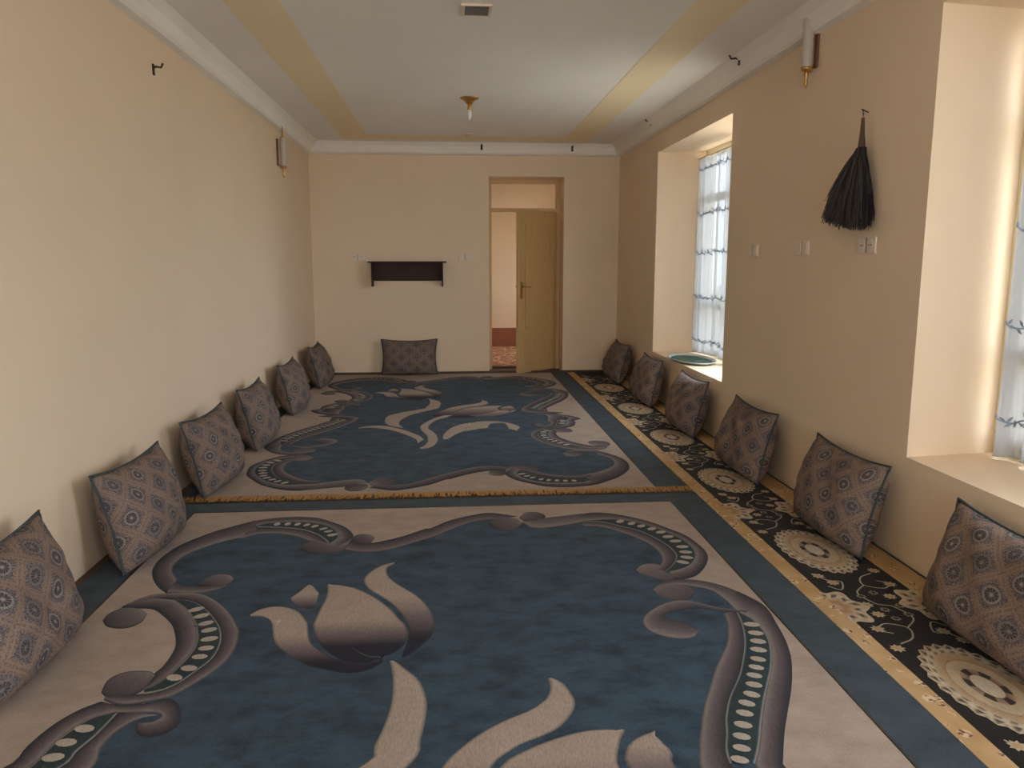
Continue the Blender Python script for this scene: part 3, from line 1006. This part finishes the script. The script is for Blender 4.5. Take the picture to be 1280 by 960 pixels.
def cart_mesh():
    """half cartouche growing from the border: layered cream lobes"""
    vs, cs, fs = [], [], []
    n = 40
    layers = [(1.0, RC, 0.001), (0.86, alt((0.40, 0.29, 0.18), RC, 2), 0.0022), (0.70, alt(RD, RC, 3), 0.0022), (0.55, (0.42, 0.31, 0.20), 0.0022), (0.30, (0.33, 0.17, 0.09), 0.0022), (0.0, RC, 0.0022)]
    for s_, c_, dz in layers:
        for q in range(n + 1):
            t = PI * q / n - PI / 2
            lob = 1 + 0.13 * math.cos(7 * t)
            vs.append((0.125 * s_ * lob * math.cos(t), 0.155 * s_ * lob * math.sin(t), zr + dz)); cs.append(c_(q) if callable(c_) else c_)
    for i in range(len(layers) - 1):
        for q in range(n):
            fs.append((i * (n + 1) + q, i * (n + 1) + q + 1, (i + 1) * (n + 1) + q + 1, (i + 1) * (n + 1) + q))
    return woven('cartouche', vs, fs, cs)


cart_me = cart_mesh()


def vine_mesh(pts):
    P = spline(pts, 26)
    vs, cs, fs = [], [], []
    for i in range(len(P)):
        d = P[min(i + 1, len(P) - 1)] - P[max(i - 1, 0)]
        d /= np.hypot(*d)
        nn = np.array((-d[1], d[0])) * 0.0035
        for s_ in (1, -1):
            vs.append((P[i][0] + nn[0] * s_, P[i][1] + nn[1] * s_, zr + 0.0016)); cs.append((0.36, 0.33, 0.26))
    fs = [(2 * i, 2 * i + 1, 2 * i + 3, 2 * i + 2) for i in range(len(P) - 1)]
    return woven('vine', vs, fs, cs)


vine_me = [vine_mesh([(-0.12, 0.30), (-0.05, 0.34), (-0.02, 0.42), (-0.09, 0.46), (-0.14, 0.41), (-0.10, 0.38)]),
           vine_mesh([(-0.02, 0.42), (0.05, 0.50), (0.03, 0.60), (0.0, 0.62)]),
           vine_mesh([(0.15, 0.28), (0.11, 0.36), (0.06, 0.38), (0.10, 0.46), (0.14, 0.42)])]
flower_spots = [(-0.13, 0.31, 0), (-0.10, 0.385, 0), (0.15, 0.27, 0), (0.14, 0.42, 0), (0.02, 0.50, 1), (-0.05, 0.53, 1), (0.07, 0.54, 0), (-0.02, 0.66, 1), (0.06, 0.63, 1), (-0.07, 0.61, 0)]
fx0 = -hx + 0.085
fcx = (-hx + 0.085 + hx - 0.145) / 2
y_m = 9.68
while y_m > RUY0 - 0.3:
    if RUY0 + 0.3 < y_m < RUY1 - 0.25:
        o = link('medallion', med_me, runner)
        o.location = (fcx, y_m - oy, 0)
    yc_ = y_m - 0.62
    if RUY0 + 0.3 < yc_ < RUY1 - 0.25:
        for sx in (1, -1):
            o = link('cartouche', cart_me, runner)
            o.location = (fx0 - 0.012 if sx > 0 else hx - 0.133, yc_ - oy, 0)
            if sx < 0: o.rotation_euler = (0, 0, PI)
    for s in (1, -1):
        for (fx, fy, kind) in flower_spots:
            yy = y_m - s * fy
            if RUY0 + 0.05 < yy < RUY1 - 0.05 and not (fy > 0.6 and s < 0):
                o = link('flower', (fl_me, fl2_me)[kind], runner)
                o.location = (fcx + fx * s, yy - oy, 0)
                o.rotation_euler = (0, 0, fy * 7)
        for vm in vine_me:
            if RUY0 + 0.7 < y_m < RUY1 - 0.7 or (s > 0 and y_m > 5):
                o = link('vine', vm, runner)
                o.location = (fcx, y_m - oy, 0)
                o.rotation_euler = (0, 0, PI if s > 0 else 0)
    y_m -= 1.238


# ------------------------------------------------------------------ cushions
def cushion_mesh(W=0.64, Hh=0.47, Tk=0.125, seed=0):
    rnd_ = random.Random(seed)
    n = 30
    ph = [rnd_.uniform(0, 6.28) for _ in range(6)]

    def edge_pt(u_, v_):
        # pulled-in sides, pointed corners
        x = W / 2 * u_ * (1 - 0.085 * (1 - v_ * v_) * abs(u_) ** 2)
        z = Hh / 2 * v_ * (1 - (0.12 if v_ > 0 else -0.01) * (1 - u_ * u_) * abs(v_) ** 2)
        return x, z

    vs, uv, fs = [], [], []
    idx = {}
    for side in (-1, 1):
        for j in range(n + 1):
            for i in range(n + 1):
                u_, v_ = -1 + 2 * i / n, -1 + 2 * j / n
                border_ = i in (0, n) or j in (0, n)
                if border_ and side == 1:
                    idx[(1, i, j)] = idx[(-1, i, j)]
                    continue
                x, z = edge_pt(u_, v_)
                pf = ((1 - abs(u_) ** 2.6) * (1 - abs(v_) ** 2.6)) ** 0.52
                bulge = Tk * pf * (1 + 0.12 * math.sin(3 * u_ + ph[0]) * math.sin(2.4 * v_ + ph[1]) - 0.18 * v_)
                wr_ = 0.006 * math.sin(9 * u_ + 5 * v_ + ph[2]) * pf + 0.004 * math.sin(14 * v_ - 6 * u_ + ph[3]) * pf
                # creases running in from the corners
                cr = 0.010 * math.exp(-((abs(u_) - abs(v_)) / 0.10) ** 2) * (abs(u_) ** 3) * pf ** 0.5
                y = side * (bulge + wr_ - cr)
                idx[(side, i, j)] = len(vs)
                vs.append((x, y, z + Hh / 2))
                uv.append((i, j, side))
    for side in (-1, 1):
        for j in range(n):
            for i in range(n):
                q = (idx[(side, i, j)], idx[(side, i + 1, j)], idx[(side, i + 1, j + 1)], idx[(side, i, j + 1)])
                fs.append(q if side == -1 else tuple(reversed(q)))
    vs = [(x, y, max(0.0, z) if z > 0 else 0.0) for x, y, z in vs]
    # cloth coordinates by arc length over the bulge, so the weave is not stretched at the sides
    row = np.cumsum([0] + [math.dist(vs[idx[(-1, i, n // 2)]], vs[idx[(-1, i + 1, n // 2)]]) for i in range(n)])
    colm = np.cumsum([0] + [math.dist(vs[idx[(-1, n // 2, j)]], vs[idx[(-1, n // 2, j + 1)]]) for j in range(n)])
    row, colm = row - row.mean(), colm - colm.mean()
    uv = [(row[i] * 0.92 + 0.03 * (sd > 0), colm[j] * 0.92) for i, j, sd in uv]
    me = mesh_from('cover', vs, fs, M['brocade'], True)
    ul = me.uv_layers.new(name='cloth')
    for lp in me.loops:
        ul.data[lp.index].uv = uv[lp.vertex_index]
    # piping round the seam
    loop = [(i, 0) for i in range(n)] + [(n, j) for j in range(n)] + [(i, n) for i in range(n, 0, -1)] + [(0, j) for j in range(n, 0, -1)]
    pts = []
    for (i, j) in loop + [loop[0]]:
        x, z = edge_pt(-1 + 2 * i / n, -1 + 2 * j / n)
        pts.append((x * 1.006, 0.0, max(0.0055, z * 1.006 + Hh / 2)))
    pm = MB().tube(pts, 0.0055, 6)
    pme = mesh_from('piping', pm.v, pm.f, M['piping'], True)
    return me, pme


kinds = [cushion_mesh(seed=s) for s in (1, 2, 3)]


def cushion(x, y, wall, lean, twist, label, kind=0, scale=(1, 1, 1), roll=0.0, group=None):
    base = {'L': PI / 2, 'R': -PI / 2, 'B': 0.0}[wall]
    root = empty('cushion', (x, y, ZT + 0.007 if wall != 'R' else zr + 0.010), (-R(lean), R(roll), base + R(twist)))
    root.scale = scale
    tag(root, label, 'cushion', 'brocade cushions along the walls')
    link('cover', kinds[kind][0], root)
    link('piping', kinds[kind][1], root)
    return root


CL = 'taupe brocade cushion leaning on the blank wall, '
CR_ = 'taupe brocade cushion leaning on the window wall, '
CUSH = [
    (-1.435, 2.60, 'L', 14, 0, CL + 'farthest of the six from the door wall', 0),
    (-1.435, 3.73, 'L', 14, -4, CL + 'fifth of the six from the door wall', 1),
    (-1.435, 4.87, 'L', 14, -4, CL + 'beside the fringe, fourth from the door wall', 2),
    (-1.435, 6.02, 'L', 14, 0, CL + 'third from the door wall', 0),
    (-1.435, 7.38, 'L', 14, 0, CL + 'second from the door wall', 1),
    (-1.435, 8.88, 'L', 14, 0, CL + 'in the corner nearest the door wall', 2),
    (-0.51, 9.585, 'B', 6, 0, 'wide taupe brocade cushion leaning on the door wall below the brown shelf', 1),
    (1.903, 8.95, 'R', 14, 0, CR_ + 'in the corner nearest the door wall', 1),
    (1.903, 7.55, 'R', 14, 0, CR_ + 'under the door end of the tray window', 0),
    (1.903, 6.22, 'R', 14, 0, CR_ + 'third from the door wall, below the tray', 2),
    (1.903, 4.92, 'R', 14, 0, CR_ + 'midway between the two window recesses', 0),
    (1.903, 3.68, 'R', 14, 0, CR_ + 'fifth from the door wall, below the broom', 2),
    (1.903, 2.48, 'R', 14, 0, CR_ + 'under the curtained window beside the broom', 1),
]
for c_ in CUSH:
    cushion(*c_[:6], kind=c_[6], scale={'B': (1.08, 0.8, 0.93), 'L': (1.04, 1, 1), 'R': (1.12, 1, 0.98)}[c_[2]])


# ------------------------------------------------------------------ wall fittings
def shelf():
    s = empty('wall_shelf', (-0.515, YB, 1.10))
    tag(s, 'small dark brown wall shelf with a thin overhanging top board', 'shelf')
    d = 0.17
    MB().box(-0.475, 0.475, -d, 0, 0.285, 0.303).build('top_board', M['wood'], s, bevel=0.002)
    for sx in (-1, 1):
        MB().box(sx * 0.425 - 0.009, sx * 0.425 + 0.009, -d + 0.01, 0, 0, 0.285).build('side_board', M['wood'], s, bevel=0.002)
    MB().box(-0.416, 0.416, -0.014, 0, 0.065, 0.285).build('back_board', M['wood'], s)


shelf()


def plate(loc, rz, label, slots='rocker', w=0.165, h=0.085):
    p = empty('switch_plate', loc, (0, 0, rz))
    tag(p, label, 'switch', 'double switch plates on the walls')
    MB().box(-w / 2, w / 2, -0.009, 0, -h / 2, h / 2).build('plate', M['plastic'], p, bevel=0.003)
    for sx in (-1, 1):
        if slots == 'rocker':
            MB().box(sx * w / 4 - 0.032, sx * w / 4 + 0.032, -0.014, -0.009, -0.032, 0.032).build('rocker', M['plastic'], p, bevel=0.002)
        else:
            MB().lathe([(0.028, -0.013), (0.028, -0.009)], (sx * w / 4, 0, 0), 20, 'Y').build('socket_face', M['plastic'], p)
            for k_ in (-1, 1):
                MB().lathe([(0.004, -0.0140), (0.004, -0.0128)], (sx * w / 4 + k_ * 0.01, 0, 0), 8, 'Y').build('socket_hole', M['slot'], p)
    MB().box(-0.0022, 0.0022, -0.0105, -0.0088, -h / 2 + 0.004, h / 2 - 0.004).build('seam', M['slot'], p)


plate((-1.12, YB, 1.455), 0, 'double socket plate on the door wall, beyond the shelf from the door', 'socket')
plate((0.19, YB, 1.455), 0, 'double rocker switch plate on the wall between shelf and door')
plate((XR, 8.50, 1.452), -PI / 2, 'double rocker plate on the window wall next to the corner beyond the tray window')
plate((XR, 5.32, 1.475), -PI / 2, 'double rocker plate on the window wall beside the tray window')
plate((XR, 4.56, 1.478), -PI / 2, 'double rocker plate on the window wall, middle one of three in a row')
plate((XR, 3.83, 1.482), -PI / 2, 'double socket plate on the window wall just under the hanging broom', 'socket')


def hook(loc, rz, label, ln=0.10):
    h = empty('wall_hook', loc, (0, 0, rz))
    tag(h, label, 'hook', 'iron curtain hooks high on the walls')
    MB().box(-0.012, 0.012, -0.006, 0, -0.03, 0.03).build('back_plate', M['iron'], h)
    MB().tube([(0, -0.004, 0.012), (0, -ln * 0.5, 0.016), (0, -ln, 0.012), (0, -ln - 0.012, 0.035)], 0.0065, 8).build('prong', M['iron'], h, True)


hook((XL, 4.79, 2.48), PI / 2, 'rusty hook alone high on the blank wall', 0.045)
hook((XR - 0.090, 5.52, 2.775), -PI / 2, 'iron hook under the ceiling above the pier between the windows', 0.06)
hook((XR - 0.075, 7.97, 2.780), -PI / 2, 'iron hook under the ceiling beyond the tray window', 0.05)
hook((0.40, YB - 0.098, 2.755), 0, 'iron hook in the cornice above the gap between shelf and door', 0.03)
hook((1.50, YB - 0.098, 2.750), 0, 'iron hook in the cornice above the door corner', 0.03)


def sconce(loc, rz, label):
    s = empty('wall_sconce', loc, (0, 0, rz))
    tag(s, label, 'wall lamp')
    D = -0.060
    MB().box(-0.022, 0.022, -0.014, 0, -0.13, 0.13).build('back_plate', M['sconce_wood'], s, bevel=0.006)
    MB().tube([(0, -0.010, -0.10), (0, D * 0.6, -0.155), (0, D, -0.140)], 0.006, 8).build('arm', M['brass'], s, True)
    MB().lathe([(0.012, -0.155), (0.030, -0.140), (0.033, -0.128)], (0, D, 0), 18).build('socket_cup', M['brass'], s, True)
    MB().lathe([(0.028, -0.135), (0.031, -0.12), (0.031, 0.12), (0.027, 0.135)], (0, D, 0), 18).build('glass_tube', M['shade'], s, True)
    MB().lathe([(0.026, 0.133), (0.015, 0.150), (0.008, 0.165), (0.006, 0.21), (0.002, 0.245)], (0, D, 0), 14).build('top_finial', M['brass'], s, True)
    MB().lathe([(0.002, -0.245), (0.012, -0.215), (0.007, -0.19), (0.016, -0.165), (0.012, -0.145)], (0, D, 0), 14).build('drop_finial', M['brass'], s, True)


sconce((XL, 8.00, 2.455), PI / 2, 'slender tube wall lamp with brass finials on the blank wall')
sconce((XR, 4.52, 2.625), -PI / 2, 'tube wall lamp on a reddish back plate above the broom side of the window wall')

# broom hanging on the right wall
br = empty('hanging_broom', (XR, 4.0, 1.58))
tag(br, 'ragged charcoal broom hanging by its short handle from a nail', 'broom')
MB().tube([(0.0, -0.085, 0.562), (-0.042, -0.095, 0.575)], 0.003, 6).build('nail', M['iron'], br)
MB().tube([(-0.034, -0.094, 0.570), (-0.036, -0.105, 0.545), (-0.038, -0.108, 0.525)], 0.0028, 6).build('cord', M['iron'], br)
MB().tube([(-0.038, -0.108, 0.530), (-0.042, -0.118, 0.455), (-0.046, -0.128, 0.370)], [0.008, 0.012, 0.020], 10).build('handle', M['handle_wood'], br, True)
rnd = random.Random(21)
hd = MB()
for i in range(1900):
    q = rnd.random()
    e_y = -0.25 + 0.40 * q
    e_z = 0.015 + 0.075 * max(0, q - 0.35) + rnd.uniform(-0.035, 0.035)
    depth = -0.010 - rnd.random() * 0.085
    t_end = rnd.choice((1, 1, 1, 1, 0.86, 0.72, 0.58))     # shorter layers make the outline ragged
    p0 = np.array((-0.046 + rnd.uniform(-0.016, 0.016), -0.13 + rnd.uniform(-0.018, 0.018), 0.385))
    p2 = np.array((depth, e_y, e_z))
    p1 = np.array(((depth - 0.05) / 2 - 0.008, -0.13 + (e_y + 0.13) * 0.90, 0.25))
    w = rnd.uniform(0.003, 0.0075)
    flick = np.array((0, rnd.uniform(-0.010, 0.028) if q > 0.6 else rnd.uniform(-0.012, 0.012), rnd.uniform(-0.012, 0.008)))
    k0 = len(hd.v)
    d = np.array((rnd.uniform(-0.4, 0.4), 1, 0)) * w
    for st in (0, 0.35, 0.7, 1.0):
        t = st * t_end
        p = p0 * (1 - t) ** 2 + p1 * 2 * t * (1 - t) + p2 * t * t
        ww = d * (1 - 0.4 * st)
        for sg in (-1, 1):
            v3 = p + ww * sg + (flick if st == 1.0 else 0)
            hd.v.append((min(-0.004, v3[0]), v3[1], v3[2]))
    hd.f += [(k0 + 2 * m_, k0 + 2 * m_ + 1, k0 + 2 * m_ + 3, k0 + 2 * m_ + 2) for m_ in range(3)]
bo = link('bristle_head', mesh_from('bristle_head', hd.v, hd.f, M['bristle']), br)
bo['kind'] = 'stuff'

# tray on the sill
tr_ = empty('tray', (2.270, 7.14, 0.471))
tag(tr_, 'oval green tray with a silver rim lying on the window sill', 'tray')


def oval(prof_, name, mat, caps=True):
    mb = MB().lathe(prof_, (0, 0, 0), 48, caps=caps)
    mb.v = [(x * 0.84, y * 1.72, z) for x, y, z in mb.v]
    return mb.build(name, mat, tr_, True)


oval([(0.19, 0.000), (0.208, 0.006), (0.205, 0.012), (0.17, 0.010)], 'tray_floor', M['tray_green'])
oval([(0.200, 0.004), (0.236, 0.022), (0.240, 0.026), (0.236, 0.029), (0.203, 0.014), (0.200, 0.004)], 'tray_rim', M['tray_rim'], False)

# ------------------------------------------------------------------ ceiling fittings
cl_ = empty('ceiling_lamp', (0.19, 7.08, ZC))
tag(cl_, 'brass ceiling rose with a bare candle bulb', 'ceiling lamp')
MB().lathe([(0.085, 0.0), (0.08, -0.008), (0.05, -0.022), (0.030, -0.045), (0.022, -0.055)], n=24).build('ceiling_rose', M['brass'], cl_, True)
MB().lathe([(0.018, -0.05), (0.018, -0.095), (0.014, -0.10)], n=16).build('bulb_holder', M['brass'], cl_, True)
MB().lathe([(0.012, -0.098), (0.019, -0.125), (0.017, -0.155), (0.007, -0.185), (0.001, -0.192)], n=16).build('candle_bulb', M['bulb'], cl_, True)

cv = empty('ceiling_vent', (0.165, 4.66, ZC))
tag(cv, 'small boxed ceiling fixture with a grey ribbed panel', 'ceiling fixture')
fr = MB()
for r4 in ((-0.085, 0.088, -0.095, -0.085), (-0.085, 0.088, 0.080, 0.095), (-0.085, -0.062, -0.085, 0.080), (0.072, 0.088, -0.085, 0.080)):
    fr.box(*r4, -0.014, 0)
fr.build('frame', M['plastic'], cv, bevel=0.003)
MB().box(-0.062, 0.072, -0.085, 0.080, -0.010, 0).build('panel', M['grille'], cv)
for i in range(8):
    y = -0.074 + i * 0.021
    MB().box(-0.062, 0.072, y - 0.003, y + 0.003, -0.013, -0.010).build('rib', M['grille'], cv)

cp = empty('ceiling_plate', (0.21, 9.0, ZC))
tag(cp, 'small white round cover plate on the ceiling near the door wall', 'cover plate')
MB().lathe([(0.07, 0), (0.07, -0.008), (0.055, -0.016), (0.02, -0.018)], n=24).build('cover_disc', M['plastic'], cp, True)
MB().lathe([(0.008, -0.016), (0.008, -0.021)], n=10).build('screw', M['iron'], cp)
